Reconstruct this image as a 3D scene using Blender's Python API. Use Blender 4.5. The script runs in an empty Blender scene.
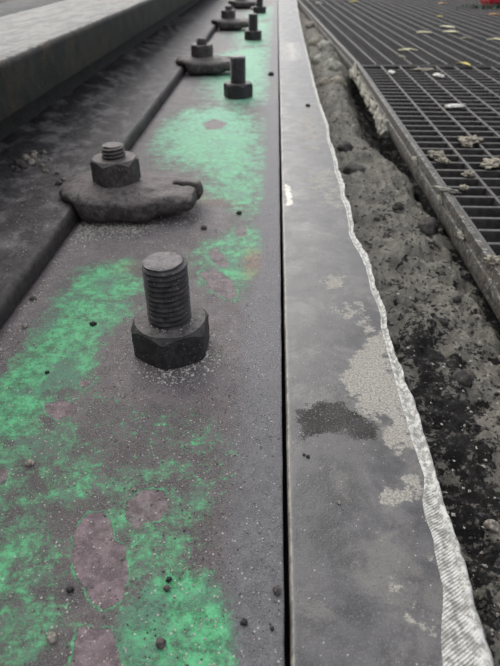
import bpy, bmesh, math, random
import numpy as np
from mathutils import Vector, Matrix, Euler, noise as mnoise

random.seed(7)
rng = np.random.default_rng(7)
scene = bpy.context.scene
C = scene.collection

# ------------------------------------------------------------------ camera
H = 0.19                       # lens height above the painted plate (m)
F = 540.0                      # focal length in pixels of a 500 x 666 frame
PITCH = math.atan((333 + 54) / F)
YAW = math.atan((277 - 250) * math.cos(PITCH) / F)
cam_d = bpy.data.cameras.new('camera')
cam = bpy.data.objects.new('camera', cam_d)
C.objects.link(cam)
cam_d.sensor_fit = 'VERTICAL'
cam_d.sensor_height = 36.0
cam_d.lens = F / 666 * 36.0
cam_d.clip_start = 0.005
cam_d.clip_end = 200
cam.location = (0, 0, H)
cam.rotation_euler = (math.pi / 2 - PITCH, 0, YAW)
cam_d.dof.use_dof = True
cam_d.dof.focus_distance = 0.27
cam_d.dof.aperture_fstop = 20.0
scene.camera = cam

# ------------------------------------------------------------------ world: overcast sky
world = bpy.data.worlds.new('overcast_sky')
scene.world = world
world.use_nodes = True
wn = world.node_tree.nodes
wl = world.node_tree.links
wn.clear()
w_out = wn.new('ShaderNodeOutputWorld')
w_bg = wn.new('ShaderNodeBackground')
w_tc = wn.new('ShaderNodeTexCoord')
w_sep = wn.new('ShaderNodeSeparateXYZ')
w_rmp = wn.new('ShaderNodeValToRGB')
wl.new(w_tc.outputs['Generated'], w_sep.inputs[0])
wl.new(w_sep.outputs['Z'], w_rmp.inputs[0])
w_rmp.color_ramp.elements[0].position = 0.0
w_rmp.color_ramp.elements[0].color = (0.34, 0.37, 0.42, 1)
w_rmp.color_ramp.elements[1].position = 1.0
w_rmp.color_ramp.elements[1].color = (0.92, 0.97, 1.08, 1)
wl.new(w_rmp.outputs[0], w_bg.inputs['Color'])
w_bg.inputs['Strength'].default_value = 1.0
wl.new(w_bg.outputs[0], w_out.inputs[0])

# the veiled sun, high ahead of the camera
sun_d = bpy.data.lights.new('veiled_sun', 'SUN')
sun_d.energy = 2.5
sun_d.angle = math.radians(60)
sun_d.color = (1.0, 0.96, 0.90)
sun = bpy.data.objects.new('veiled_sun', sun_d)
C.objects.link(sun)
sun.rotation_euler = Vector((-0.50, 1.0, 0.72)).to_track_quat('Z', 'Y').to_euler()

scene.view_settings.view_transform = 'Standard'
scene.view_settings.look = 'None'
scene.view_settings.gamma = 1
scene.view_settings.use_curve_mapping = False
scene.view_settings.exposure = 0.45

# ------------------------------------------------------------------ measuring helper
_cp, _sp = math.cos(PITCH), math.sin(PITCH)
_cy, _sy = math.cos(YAW), math.sin(YAW)
def P(px, py, z=0.0):
    """World point at height z that the photograph shows at px, py (used to take measurements)."""
    u, v = (px - 250) / F, (333 - py) / F
    f, r = v * _sp + _cp, u
    up = v * _cp - _sp
    dx = r * _cy - f * _sy
    dy = r * _sy + f * _cy
    t = (z - H) / up
    return (dx * t, dy * t, z)
def PX(pts, z=0.0):
    return np.array([P(a, b, z)[:2] for a, b in pts])

# ------------------------------------------------------------------ numpy noise
def _hash(i, j, s):
    n = (i * 374761393 + j * 668265263 + s * 1274126177) & 0xFFFFFFFF
    n = ((n ^ (n >> 13)) * 1103515245) & 0xFFFFFFFF
    n = (n ^ (n >> 16)) & 0xFFFF
    return n / 65535.0
def vnoise(x, y, s=0):
    xi, yi = np.floor(x).astype(np.int64), np.floor(y).astype(np.int64)
    fx, fy = x - xi, y - yi
    fx, fy = fx * fx * (3 - 2 * fx), fy * fy * (3 - 2 * fy)
    a, b = _hash(xi, yi, s), _hash(xi + 1, yi, s)
    c, d = _hash(xi, yi + 1, s), _hash(xi + 1, yi + 1, s)
    return (a + (b - a) * fx) * (1 - fy) + (c + (d - c) * fx) * fy
def fbm(x, y, sc, o=4, s=0, rough=0.5):
    t, a, w = 0, 1.0, 0
    for k in range(o):
        t = t + a * vnoise(x * sc * 2 ** k + 17.3 * k, y * sc * 2 ** k - 9.1 * k, s + k)
        w += a
        a *= rough
    return t / w

def poly_dist(x, y, poly):
    """signed distance, positive inside"""
    d = np.full(x.shape, 1e9)
    ins = np.zeros(x.shape, bool)
    n = len(poly)
    for i in range(n):
        ax, ay = poly[i]
        bx, by = poly[(i + 1) % n]
        ex, ey = bx - ax, by - ay
        t = np.clip(((x - ax) * ex + (y - ay) * ey) / (ex * ex + ey * ey + 1e-12), 0, 1)
        d = np.minimum(d, np.hypot(x - ax - t * ex, y - ay - t * ey))
        c = ((ay > y) != (by > y)) & (x < (bx - ax) * (y - ay) / (by - ay + 1e-12) + ax)
        ins ^= c
    return np.where(ins, d, -d)
def soft(x, y, poly, feather):
    """1 inside, fading over feather (a share of the patch's own depth scale)"""
    d = poly_dist(x, y, poly)
    t = np.clip(d / feather * 0.5 + 0.5, 0, 1)
    return t * t * (3 - 2 * t)

# ------------------------------------------------------------------ objects
def link(name, me, mat=None, parent=None):
    o = bpy.data.objects.new(name, me)
    C.objects.link(o)
    if mat is not None and me is not None and not me.materials:
        me.materials.append(mat)
    if parent is not None:
        o.parent = parent
    return o
def tag(o, label=None, cat=None, group=None, kind=None):
    if label: o['label'] = label
    if cat: o['category'] = cat
    if group: o['group'] = group
    if kind: o['kind'] = kind
    return o
def thing(name, label, cat, loc=(0, 0, 0), rz=0, group=None):
    o = bpy.data.objects.new(name, None)
    o.empty_display_size = 0.02
    C.objects.link(o)
    o.location = loc
    o.rotation_euler = (0, 0, rz)
    return tag(o, label, cat, group)
def copy_thing(root, loc, rz, label, group=None):
    r = root.copy()
    C.objects.link(r)
    r.location = loc
    r.rotation_euler = (0, 0, rz)
    r['label'] = label
    if group: r['group'] = group
    for ch in list(root.children):
        c = ch.copy(); C.objects.link(c); c.parent = r
        for g in list(ch.children):
            d = g.copy(); C.objects.link(d); d.parent = c
    return r
def mesh(name, v, f, smooth=True, angle=None):
    me = bpy.data.meshes.new(name)
    me.from_pydata([tuple(p) for p in v], [], [tuple(q) for q in f])
    me.validate()
    me.update()
    if smooth:
        me.polygons.foreach_set('use_smooth', [True] * len(me.polygons))
        if angle:
            me.set_sharp_from_angle(angle=math.radians(angle))
    return me
def mesh_np(name, v, f, smooth=True):
    """v (n,3), f (m,k) arrays"""
    v = np.asarray(v, np.float32); f = np.asarray(f, np.int32)
    me = bpy.data.meshes.new(name)
    m, k = f.shape
    me.vertices.add(len(v)); me.vertices.foreach_set('co', v.ravel())
    me.loops.add(m * k); me.loops.foreach_set('vertex_index', f.ravel())
    me.polygons.add(m)
    me.polygons.foreach_set('loop_start', np.arange(0, m * k, k, dtype=np.int32))
    me.polygons.foreach_set('loop_total', np.full(m, k, np.int32))
    me.update(calc_edges=True)
    me.polygons.foreach_set('use_smooth', np.full(m, smooth, bool))
    return me
def grid_faces(nr, nc):
    i = np.arange(nr - 1)[:, None] * nc + np.arange(nc - 1)[None, :]
    i = i.ravel()
    return np.stack([i, i + 1, i + nc + 1, i + nc], 1)
def attr(me, name, vals):
    a = me.attributes.new(name, 'FLOAT', 'POINT')
    a.data.foreach_set('value', np.asarray(vals, np.float32).ravel())
def rows(y0, y1, d0, ref=0.15):
    ys = [y0]
    while ys[-1] < y1:
        ys.append(ys[-1] + d0 * (1 + max(ys[-1], 0) / ref))
    return np.array(ys)
def box_mesh(name, sx, sy, sz, bevel=0.0, seg=1):
    bm = bmesh.new()
    bmesh.ops.create_cube(bm, size=1)
    bmesh.ops.scale(bm, vec=(sx, sy, sz), verts=bm.verts)
    if bevel:
        bmesh.ops.bevel(bm, geom=bm.edges[:], offset=bevel, segments=seg, affect='EDGES')
    me = bpy.data.meshes.new(name); bm.to_mesh(me); bm.free()
    return me
def lump(name, sx, sy, sz, seed, sub=3, amp=0.25, sc=1.3, flat=0.0):
    bm = bmesh.new()
    bmesh.ops.create_icosphere(bm, subdivisions=sub, radius=1)
    for v in bm.verts:
        p = v.co.copy()
        n = mnoise.fractal(p * sc + Vector((seed * 3.1, seed * 1.7, seed)), 0.9, 2.0, 4)
        v.co = p * (1 + amp * n)
        if v.co.z < -0.35 * (1 - flat):
            v.co.z = -0.35 * (1 - flat)
        v.co.z += 0.35 * (1 - flat)
        v.co.x *= sx; v.co.y *= sy; v.co.z *= sz
    me = bpy.data.meshes.new(name); bm.to_mesh(me); bm.free()
    me.polygons.foreach_set('use_smooth', [True] * len(me.polygons))
    return me

# ------------------------------------------------------------------ materials
class M:
    def __init__(s, name):
        s.m = bpy.data.materials.new(name)
        s.m.use_nodes = True
        s.n = s.m.node_tree.nodes
        s.l = s.m.node_tree.links
        s.b = s.n['Principled BSDF']
        tc = s.n.new('ShaderNodeTexCoord')
        s.co = tc.outputs['Object']
    def _in(s, node, i, v):
        if isinstance(v, (int, float)):
            node.inputs[i].default_value = v
        elif isinstance(v, tuple):
            node.inputs[i].default_value = v if len(v) != 3 or node.inputs[i].type == 'VECTOR' else v + (1,)
        else:
            s.l.new(v, node.inputs[i])
    def scale(s, x, y, z):
        n = s.n.new('ShaderNodeMapping'); s.l.new(s.co, n.inputs[0]); n.inputs['Scale'].default_value = (x, y, z)
        return n.outputs[0]
    def noise(s, sc, det=4, rough=0.6, co=None, dist=0.0, col=False):
        n = s.n.new('ShaderNodeTexNoise')
        s.l.new(co or s.co, n.inputs['Vector'])
        n.inputs['Scale'].default_value = sc
        n.inputs['Detail'].default_value = det
        n.inputs['Roughness'].default_value = rough
        n.inputs['Distortion'].default_value = dist
        if col: return n.outputs['Color']
        k = s.n.new('ShaderNodeMapRange')
        s.l.new(n.outputs[0], k.inputs[0])
        k.inputs[1].default_value = 0.24; k.inputs[2].default_value = 0.76
        return k.outputs[0]
    def voro(s, sc, feat='F1', co=None):
        n = s.n.new('ShaderNodeTexVoronoi')
        n.feature = feat
        s.l.new(co or s.co, n.inputs['Vector'])
        n.inputs['Scale'].default_value = sc
        return n.outputs['Distance']
    def math(s, op, a, b=0.0, clamp=False):
        n = s.n.new('ShaderNodeMath'); n.operation = op; n.use_clamp = clamp
        s._in(n, 0, a); s._in(n, 1, b)
        return n.outputs[0]
    def step(s, v, lo, hi, a=0.0, b=1.0):
        n = s.n.new('ShaderNodeMapRange'); n.interpolation_type = 'SMOOTHSTEP'
        s._in(n, 0, v)
        n.inputs[1].default_value = lo; n.inputs[2].default_value = hi
        n.inputs[3].default_value = a; n.inputs[4].default_value = b
        return n.outputs[0]
    def mix(s, f, a, b):
        n = s.n.new('ShaderNodeMix'); n.data_type = 'RGBA'
        s._in(n, 0, f)
        for i, v in ((6, a), (7, b)):
            if isinstance(v, tuple): n.inputs[i].default_value = v + (1,)
            else: s.l.new(v, n.inputs[i])
        return n.outputs[2]
    def attr(s, name):
        n = s.n.new('ShaderNodeAttribute'); n.attribute_name = name
        return n.outputs['Fac']
    def up(s):
        g = s.n.new('ShaderNodeNewGeometry'); p = s.n.new('ShaderNodeSeparateXYZ')
        s.l.new(g.outputs['Normal'], p.inputs[0])
        return p.outputs['Z']
    def bump(s, hgt, dist, strength=1.0, prev=None):
        n = s.n.new('ShaderNodeBump')
        s.l.new(hgt, n.inputs['Height'])
        n.inputs['Distance'].default_value = dist
        n.inputs['Strength'].default_value = strength
        if prev: s.l.new(prev, n.inputs['Normal'])
        return n.outputs[0]
    def done(s, col, rough=0.6, metal=0.0, normal=None, spec=0.5):
        s._in(s.b, 'Base Color', col)
        s._in(s.b, 'Roughness', rough)
        s._in(s.b, 'Metallic', metal)
        s.b.inputs['Specular IOR Level'].default_value = spec
        if normal: s.l.new(normal, s.b.inputs['Normal'])
        return s.m

def srgb(r, g, b):
    return tuple(((c / 255) / 12.92 if c / 255 <= 0.04045 else ((c / 255 + 0.055) / 1.055) ** 2.4) for c in (r, g, b))

# painted plate
m = M('painted_steel')
nb = m.noise(55, 6, 0.65)
nm = m.noise(170, 5, 0.7)
nf = m.noise(700, 4, 0.75)
nx = m.noise(2200, 2, 0.8)
pt = m.attr('paint')
w = m.math('ADD', m.math('MULTIPLY', m.math('SUBTRACT', nb, 0.5), 0.75), m.math('MULTIPLY', m.math('SUBTRACT', nm, 0.5), 0.55))
wf = m.math('ADD', w, m.math('MULTIPLY', m.math('SUBTRACT', nf, 0.5), 0.40))
pm = m.step(m.math('ADD', pt, wf), 0.34, 0.98)
fl = m.noise(420, 5, 0.8, dist=0.8)
fleck = m.math('MULTIPLY', m.step(m.math('ADD', m.math('MULTIPLY', fl, 1.0), m.math('MULTIPLY', w, 0.5)), 0.60, 0.72), m.step(pt, 0.16, 0.36, 0, 0.9))
pm = m.math('MAXIMUM', pm, fleck)
worn = m.step(m.math('ADD', m.math('MULTIPLY', nf, 0.7), m.math('MULTIPLY', nm, 0.3)), 0.26, 0.46, 0.45, 1.0)
pm = m.math('MULTIPLY', pm, worn)
bare = m.attr('bare')
bw = m.math('ADD', bare, m.math('ADD', m.math('MULTIPLY', m.math('SUBTRACT', nm, 0.5), 0.45), m.math('MULTIPLY', m.math('SUBTRACT', nf, 0.5), 0.30)))
bm_ = m.step(bw, 0.46, 0.54)
rim = m.math('MULTIPLY', m.step(bw, 0.22, 0.40), m.step(bw, 0.42, 0.52, 1.0, 0.0))
rim = m.math('MULTIPLY', rim, m.step(m.noise(130, 3, 0.6), 0.35, 0.6))
steel = m.mix(m.step(nb, 0.3, 0.7), srgb(54, 46, 45), srgb(82, 73, 72))
steel = m.mix(m.step(nm, 0.45, 0.75, 0, 0.5), steel, srgb(88, 72, 68))
steel = m.mix(m.attr('band'), steel, m.mix(m.step(nm, 0.3, 0.7), srgb(70, 70, 71), srgb(92, 92, 93)))
steel = m.mix(m.step(nf, 0.55, 0.85, 0, 0.75), steel, srgb(34, 30, 30))
steel = m.mix(m.step(nx, 0.56, 0.8, 0, 0.55), steel, srgb(136, 130, 130))
dust = m.attr('dust')
dm = m.math('MULTIPLY', dust, m.step(m.noise(1300, 3, 0.8), 0.40, 0.70))
steel = m.mix(m.math('MULTIPLY', dm, 0.7, True), steel, srgb(132, 126, 126))
green = m.mix(m.step(nm, 0.25, 0.75), srgb(52, 126, 80), srgb(88, 172, 118))
green = m.mix(m.step(m.noise(38, 5, 0.65), 0.42, 0.72, 0, 0.8), green, srgb(74, 104, 88))
green = m.mix(m.step(nx, 0.60, 0.85, 0, 0.5), green, srgb(52, 84, 66))
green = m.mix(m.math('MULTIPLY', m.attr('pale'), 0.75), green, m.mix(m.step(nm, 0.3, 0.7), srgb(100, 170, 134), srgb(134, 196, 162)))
pf = m.math('MAXIMUM', pm, m.math('MULTIPLY', rim, 0.9))
c = m.mix(m.math('MULTIPLY', pf, m.step(dm, 0.0, 1.0, 1.0, 0.35)), steel, green)
mauve = m.mix(m.step(nm, 0.3, 0.7), srgb(84, 69, 71), srgb(120, 103, 105))
mauve = m.mix(m.step(nb, 0.62, 0.72, 0, 0.75), mauve, srgb(58, 47, 49))
mauve = m.mix(m.step(nx, 0.6, 0.85, 0, 0.4), mauve, srgb(140, 128, 128))
c = m.mix(m.math('MULTIPLY', bm_, 0.92), c, mauve)
c = m.mix(m.math('MULTIPLY', m.attr('rust'), m.step(nm, 0.3, 0.7, 0.1, 0.85)), c, srgb(142, 100, 72))
sp = m.step(m.voro(420), 0.10, 0.22, 1.0, 0.0)
sp = m.math('MULTIPLY', sp, m.step(m.noise(240, 2, 0.5), 0.46, 0.64))
c = m.mix(m.math('MULTIPLY', sp, 0.8), c, srgb(176, 170, 162))
pit = m.math('MULTIPLY', m.step(m.voro(300), 0.10, 0.24, 1.0, 0.0), m.step(m.noise(120, 2, 0.5), 0.50, 0.72))
c = m.mix(m.math('MULTIPLY', pit, 0.6), c, srgb(34, 30, 32))
n1 = m.bump(m.math('ADD', m.math('MULTIPLY', pf, 0.35), m.math('SUBTRACT', m.math('MULTIPLY', nf, 0.5), m.math('MULTIPLY', bm_, 0.5))), 0.0004, 0.9)
n1 = m.bump(m.math('ADD', nx, m.math('MULTIPLY', pit, -1.0)), 0.00025, 0.8, n1)
MAT_PLATE = m.done(c, m.step(nm, 0.2, 0.8, 0.46, 0.66), 0.0, n1, 0.42)

# smooth grey steel strip with dried mud
m = M('grey_steel')
nb = m.noise(50, 6, 0.6)
nm = m.noise(160, 6, 0.7)
nf = m.noise(900, 3, 0.7)
mud = m.math('ADD', m.attr('mud'), m.math('ADD', m.math('MULTIPLY', m.math('SUBTRACT', nm, 0.5), 1.0), m.math('MULTIPLY', m.math('SUBTRACT', nb, 0.5), 0.7)))
mud = m.step(mud, 0.50, 0.66)
wet = m.step(m.math('ADD', m.attr('wet'), m.math('ADD', m.math('MULTIPLY', m.math('SUBTRACT', nf, 0.5), 1.3), m.math('MULTIPLY', m.math('SUBTRACT', nm, 0.5), 1.2))), 0.5, 0.62)
base = m.mix(m.step(nb, 0.3, 0.7), srgb(54, 52, 51), srgb(78, 75, 74))
film = m.step(m.noise(28, 6, 0.7, dist=0.6), 0.46, 0.75, 0, 0.55)
base = m.mix(film, base, srgb(108, 103, 97))
base = m.mix(m.step(nf, 0.56, 0.8, 0, 0.5), base, srgb(54, 50, 50))
base = m.mix(m.step(m.noise(1500, 2, 0.7), 0.6, 0.85, 0, 0.4), base, srgb(130, 126, 122))
c = m.mix(mud, base, m.mix(m.step(nf, 0.35, 0.65), srgb(112, 107, 99), srgb(150, 145, 135)))
c = m.mix(m.math('MULTIPLY', wet, 0.95), c, m.mix(m.step(nf, 0.6, 0.8), srgb(28, 24, 22), srgb(96, 90, 82)))
c = m.mix(m.step(m.math('ADD', m.attr('white'), m.math('MULTIPLY', m.math('SUBTRACT', nm, 0.5), 0.7)), 0.42, 0.62, 0, 0.85), c, srgb(196, 190, 176))
c = m.mix(m.math('MULTIPLY', m.attr('edge'), m.step(nm, 0.3, 0.7, 0.2, 0.8)), c, srgb(150, 144, 132))
sp = m.math('MULTIPLY', m.step(m.voro(380), 0.06, 0.14, 1.0, 0.0), m.step(m.noise(200, 2, 0.5), 0.5, 0.6))
c = m.mix(m.math('MULTIPLY', sp, 0.6), c, srgb(190, 186, 178))
n1 = m.bump(m.math('ADD', m.math('MULTIPLY', mud, 0.6), m.math('MULTIPLY', nf, 0.3)), 0.00025, 0.7)
n1 = m.bump(nb, 0.0006, 0.3, n1)
MAT_STRIP = m.done(c, m.math('ADD', m.step(nb, 0.3, 0.7, 0.30, 0.44), m.math('ADD', m.math('MULTIPLY', mud, 0.3), m.math('MULTIPLY', wet, 0.4))), 0.0, n1, 0.5)

# pale crusty lip
m = M('cement_lip')
nm = m.noise(300, 5, 0.7)
wv = m.n.new('ShaderNodeTexWave')
mp = m.n.new('ShaderNodeMapping'); m.l.new(m.co, mp.inputs[0]); mp.inputs['Rotation'].default_value = (0, 0, math.radians(55))
m.l.new(mp.outputs[0], wv.inputs['Vector']); wv.inputs['Scale'].default_value = 300; wv.inputs['Distortion'].default_value = 0.7
wv.inputs['Detail'].default_value = 2
c = m.mix(m.step(nm, 0.35, 0.65), srgb(128, 125, 117), srgb(188, 186, 178))
c = m.mix(m.math('MULTIPLY', m.attr('grind'), m.math('MULTIPLY', m.step(wv.outputs['Fac'], 0.0, 0.35, 1.0, 0.0), 0.55)), c, srgb(98, 92, 82))
n1 = m.bump(m.math('ADD', nm, m.math('MULTIPLY', m.math('MULTIPLY', wv.outputs['Fac'], m.attr('grind')), 0.7)), 0.0005, 0.8)
MAT_LIP = m.done(c, 0.5, 0.0, n1)

# mud and sand of the trough
m = M('gritty_mud')
nb = m.noise(45, 6, 0.65)
nm = m.noise(170, 6, 0.75)
nf = m.noise(800, 4, 0.75)
dk = m.math('ADD', m.attr('dark'), m.math('ADD', m.math('MULTIPLY', m.math('SUBTRACT', nb, 0.5), 1.2), m.math('MULTIPLY', m.math('SUBTRACT', nm, 0.5), 1.5)))
dk = m.step(dk, 0.38, 0.60)
c = m.mix(m.step(nm, 0.3, 0.7), srgb(132, 127, 116), srgb(166, 160, 147))
c = m.mix(m.step(nf, 0.45, 0.7, 0, 0.5), c, srgb(92, 86, 78))
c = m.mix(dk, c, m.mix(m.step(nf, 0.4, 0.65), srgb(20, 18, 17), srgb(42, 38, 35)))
n1 = m.bump(nm, 0.0045, 1.0)
n1 = m.bump(nf, 0.0014, 1.0, n1)
MAT_MUD = m.done(c, m.step(nm, 0.3, 0.7, 0.65, 0.9), 0.0, n1, 0.3)

# blackened, dusty bolt steel
def bolt_mat(name, dk, lt, dustc, dustlo, dustamt, rough, spec=0.45):
    m = M(name)
    spk = 0.42 if 'blackened' in name else 0.46
    nm = m.noise(220, 5, 0.7)
    nf = m.noise(1200, 4, 0.75)
    c = m.mix(m.step(nm, 0.35, 0.68), dk, lt)
    upf = m.step(m.up(), dustlo, 0.98)
    f = m.math('MULTIPLY', m.math('MULTIPLY', upf, m.step(nm, 0.25, 0.55, 0.25, 1.0)), dustamt)
    c = m.mix(f, c, dustc)
    sp = m.math('MULTIPLY', m.step(m.voro(520), 0.12, 0.26, 1.0, 0.0), m.step(m.noise(260, 2, 0.5), spk, spk + 0.14))
    c = m.mix(m.step(nf, 0.55, 0.85, 0, 0.6), c, tuple(q * 0.4 for q in dk))
    c = m.mix(m.math('MULTIPLY', sp, 0.6), c, srgb(150, 143, 132))
    n1 = m.bump(m.math('ADD', nm, m.math('MULTIPLY', nf, 0.6)), 0.0006, 1.0)
    return m.done(c, m.step(nm, 0.3, 0.7, rough - 0.08, rough + 0.12), 0.0, n1, spec)
MAT_NUT = bolt_mat('blackened_steel', srgb(22, 20, 20), srgb(48, 44, 43), srgb(96, 89, 86), 0.55, 0.9, 0.5)
MAT_SHANK = bolt_mat('threaded_steel', srgb(36, 33, 33), srgb(68, 62, 62), srgb(108, 100, 100), 0.80, 0.9, 0.45)
MAT_CLAMP = bolt_mat('forged_brown_steel', srgb(46, 40, 38), srgb(76, 68, 65), srgb(104, 95, 91), 0.3, 0.8, 0.58)
MAT_FOOT = bolt_mat('dusty_rail_foot', srgb(46, 41, 40), srgb(66, 60, 58), srgb(92, 85, 83), 0.85, 0.9, 0.55)
m = M('dusty_rail_foot')
nb = m.noise(1.0, 5, 0.65, co=m.scale(45, 26, 45)); nm = m.noise(200, 5, 0.7); nf = m.noise(900, 4, 0.75)
c = m.mix(m.step(nm, 0.3, 0.7), srgb(32, 28, 27), srgb(60, 54, 52))
c = m.mix(m.math('MULTIPLY', m.step(nb, 0.40, 0.75), m.step(m.up(), 0.8, 0.98, 0, 0.8)), c, m.mix(m.step(nf, 0.3, 0.7), srgb(96, 90, 88), srgb(140, 134, 130)))
c = m.mix(m.step(nf, 0.6, 0.85, 0, 0.7), c, srgb(30, 27, 26))
MAT_FOOT = m.done(c, m.step(nb, 0.3, 0.7, 0.45, 0.65), 0.0, m.bump(m.math('ADD', nm, nf), 0.0006, 0.9), 0.45)
MAT_HEADSIDE = bolt_mat('rail_side', srgb(50, 46, 40), srgb(72, 64, 54), srgb(120, 116, 108), 0.5, 0.6, 0.6)

# rail head: pale worn top, dark rusty sides
m = M('rail_head')
nb = m.noise(30, 5, 0.6)
nm = m.noise(1.0, 5, 0.65, co=m.scale(90, 25, 90))
nf = m.noise(400, 4, 0.7)
top = m.mix(m.step(nm, 0.3, 0.7), srgb(92, 90, 86), srgb(118, 115, 110))
top = m.mix(m.step(nf, 0.55, 0.75, 0, 0.35), top, srgb(110, 106, 100))
side = m.mix(m.step(nb, 0.35, 0.65), srgb(26, 24, 21), srgb(44, 39, 32))
side = m.mix(m.step(m.noise(40, 5, 0.7), 0.55, 0.85, 0, 0.45), side, srgb(78, 58, 40))
edge = m.math('ADD', m.up(), m.math('ADD', m.math('MULTIPLY', m.math('SUBTRACT', nf, 0.5), 0.3), m.math('MULTIPLY', m.math('SUBTRACT', m.noise(120, 4, 0.6), 0.5), 0.3)))
c = m.mix(m.step(edge, 0.78, 0.97), side, top)
n1 = m.bump(m.math('ADD', nb, nf), 0.0006, 0.6)
MAT_HEAD = m.done(c, 0.68, 0.0, n1, 0.3)

# grating steel
m = M('grating_steel')
nm = m.noise(150, 5, 0.7)
nf = m.noise(900, 3, 0.7)
c = m.mix(m.step(nm, 0.35, 0.65), srgb(44, 41, 39), srgb(66, 62, 59))
c = m.mix(m.math('MULTIPLY', m.step(m.up(), 0.6, 0.95), m.step(nm, 0.3, 0.6, 0.3, 0.9)), c, srgb(80, 75, 70))
MAT_GRATE = m.done(c, 0.55, 0.0, m.bump(nf, 0.0004, 0.6), 0.45)
m = M('grating_frame_steel')
nm = m.noise(90, 5, 0.7)
nf = m.noise(700, 3, 0.7)
c = m.mix(m.step(nm, 0.35, 0.65), srgb(54, 51, 48), srgb(88, 85, 80))
c = m.mix(m.step(m.noise(240, 4, 0.7), 0.60, 0.68, 0, 0.7), c, srgb(158, 154, 142))
c = m.mix(m.step(m.noise(70, 4, 0.7), 0.60, 0.72, 0, 0.5), c, srgb(96, 76, 54))
MAT_FRAME = m.done(c, 0.55, 0.0, m.bump(m.math('ADD', nm, nf), 0.0008, 0.7), 0.4)

def plain(name, a, b, sc, rough=0.8, bumpd=0.0006, spec=0.3):
    m = M(name)
    n = m.noise(sc, 5, 0.7)
    return m.done(m.mix(m.step(n, 0.35, 0.65), a, b), rough, 0.0, m.bump(n, bumpd, 0.8), spec)
MAT_CEMENT = plain('pale_cement', srgb(128, 124, 112), srgb(170, 166, 152), 180, 0.8, 0.0015)
MAT_CLOD = plain('dry_mud', srgb(112, 104, 90), srgb(150, 142, 126), 260)
MAT_DARKCLOD = plain('dark_mud', srgb(44, 40, 38), srgb(70, 65, 60), 260)
MAT_PEBBLE = plain('pebble_stone', srgb(104, 97, 88), srgb(150, 142, 130), 420, 0.7)
MAT_DARKPEB = plain('dark_stone', srgb(58, 52, 50), srgb(92, 84, 80), 420, 0.7)
MAT_BLACK = plain('black_grit', srgb(26, 24, 25), srgb(40, 37, 38), 420, 0.5)
MAT_GRIT = plain('sand_grit', srgb(128, 120, 112), srgb(196, 190, 180), 900, 0.8)
MAT_DGRIT = plain('dark_grit', srgb(42, 39, 38), srgb(84, 78, 74), 700, 0.8)
MAT_LEAF = plain('pale_dry_leaf', srgb(206, 200, 150), srgb(232, 226, 190), 60, 0.6)
MAT_LEAFY = plain('yellow_leaf', srgb(196, 180, 70), srgb(222, 210, 120), 60, 0.6)
MAT_LEAFO = plain('orange_leaf', srgb(176, 120, 70), srgb(210, 160, 100), 60, 0.6)
MAT_LEAFB = plain('dull_leaf', srgb(112, 104, 84), srgb(146, 138, 112), 60, 0.6)
MAT_SCRAP = plain('pale_chip', srgb(186, 182, 172), srgb(214, 210, 200), 200, 0.6)
MAT_EARTH = plain('dark_earth', srgb(44, 42, 40), srgb(84, 80, 76), 22, 0.9, 0.004)
MAT_PIT = plain('pit_floor', srgb(20, 19, 18), srgb(36, 34, 32), 40, 0.95, 0.003)
MAT_RED = plain('red_paint', srgb(140, 26, 34), srgb(176, 40, 50), 40, 0.5)
MAT_WEED = plain('dark_weed', srgb(30, 44, 34), srgb(52, 70, 50), 80, 0.7)
MAT_WEB = plain('rail_web_steel', srgb(28, 25, 24), srgb(42, 38, 35), 80, 0.7)
MAT_CURB = plain('grey_ledge_concrete', srgb(58, 57, 57), srgb(84, 82, 80), 30, 0.85, 0.002)

# ------------------------------------------------------------------ measured lines (metres)
GAP_L, GAP_R = 0.0081, 0.0101
FOOT_X = -0.1615
HEAD_R, HEAD_L = -0.217, -0.359
HEAD_T, HEAD_B = 0.1162, 0.0745
GR_X = 0.1622
Y0, Y1 = -0.25, 5.0

# ================================================================== SETTING
# lowest ground, dark, under everything
me = mesh('ground', [(-12, -6, -0.16), (12, -6, -0.16), (12, 24, -0.16), (-12, 24, -0.16)], [(0, 1, 2, 3)], False)
g = link('ground', me, MAT_PIT); tag(g, 'dark earth lying below the steelwork', kind='structure')

# ground left of the rail
xs = np.linspace(-6, -0.43, 60); ys = np.linspace(Y0, 9, 110)
X, Y = np.meshgrid(xs, ys)
Z = -0.06 + 0.05 * fbm(X, Y, 5, 4, 3)
me = mesh_np('side_ground', np.stack([X, Y, Z], -1).reshape(-1, 3), grid_faces(len(ys), len(xs)))
o = link('side_ground', me, MAT_EARTH); tag(o, 'dark rough ground beyond the rail', kind='structure')

# trough between the steel strip and the grating
ys = rows(Y0, Y1, 0.0018, 0.2)
xs = np.concatenate([np.linspace(0.045, 0.165, 84), np.linspace(0.17, 0.36, 30)])
X, Y = np.meshgrid(xs, ys)
Z = -0.024 - 0.05 * np.clip((X - 0.15) / 0.10, 0, 1)
Z += 0.022 * (fbm(X, Y, 26, 5, 11, 0.6) - 0.5) - 0.012 * np.clip(fbm(X, Y, 55, 4, 14, 0.6) - 0.52, 0, 1) * 4 * 0.5 + 0.012 * (fbm(X, Y, 90, 4, 12, 0.65) - 0.5)
hol = soft(X, Y, PX([(345, 82), (358, 110), (372, 140), (395, 165), (425, 185), (445, 215), (440, 160), (390, 95), (360, 75)], -0.03), 0.02)
Z -= 0.035 * hol
Z += 0.010 * soft(X, Y, PX([(308, 20), (330, 45), (352, 85), (335, 110), (322, 85), (306, 40)], -0.02), 0.02)
Z = np.minimum(Z, -0.010)
Z = np.where(X < 0.062, np.minimum(Z, -0.014), Z)
D = np.zeros(X.shape)
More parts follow.
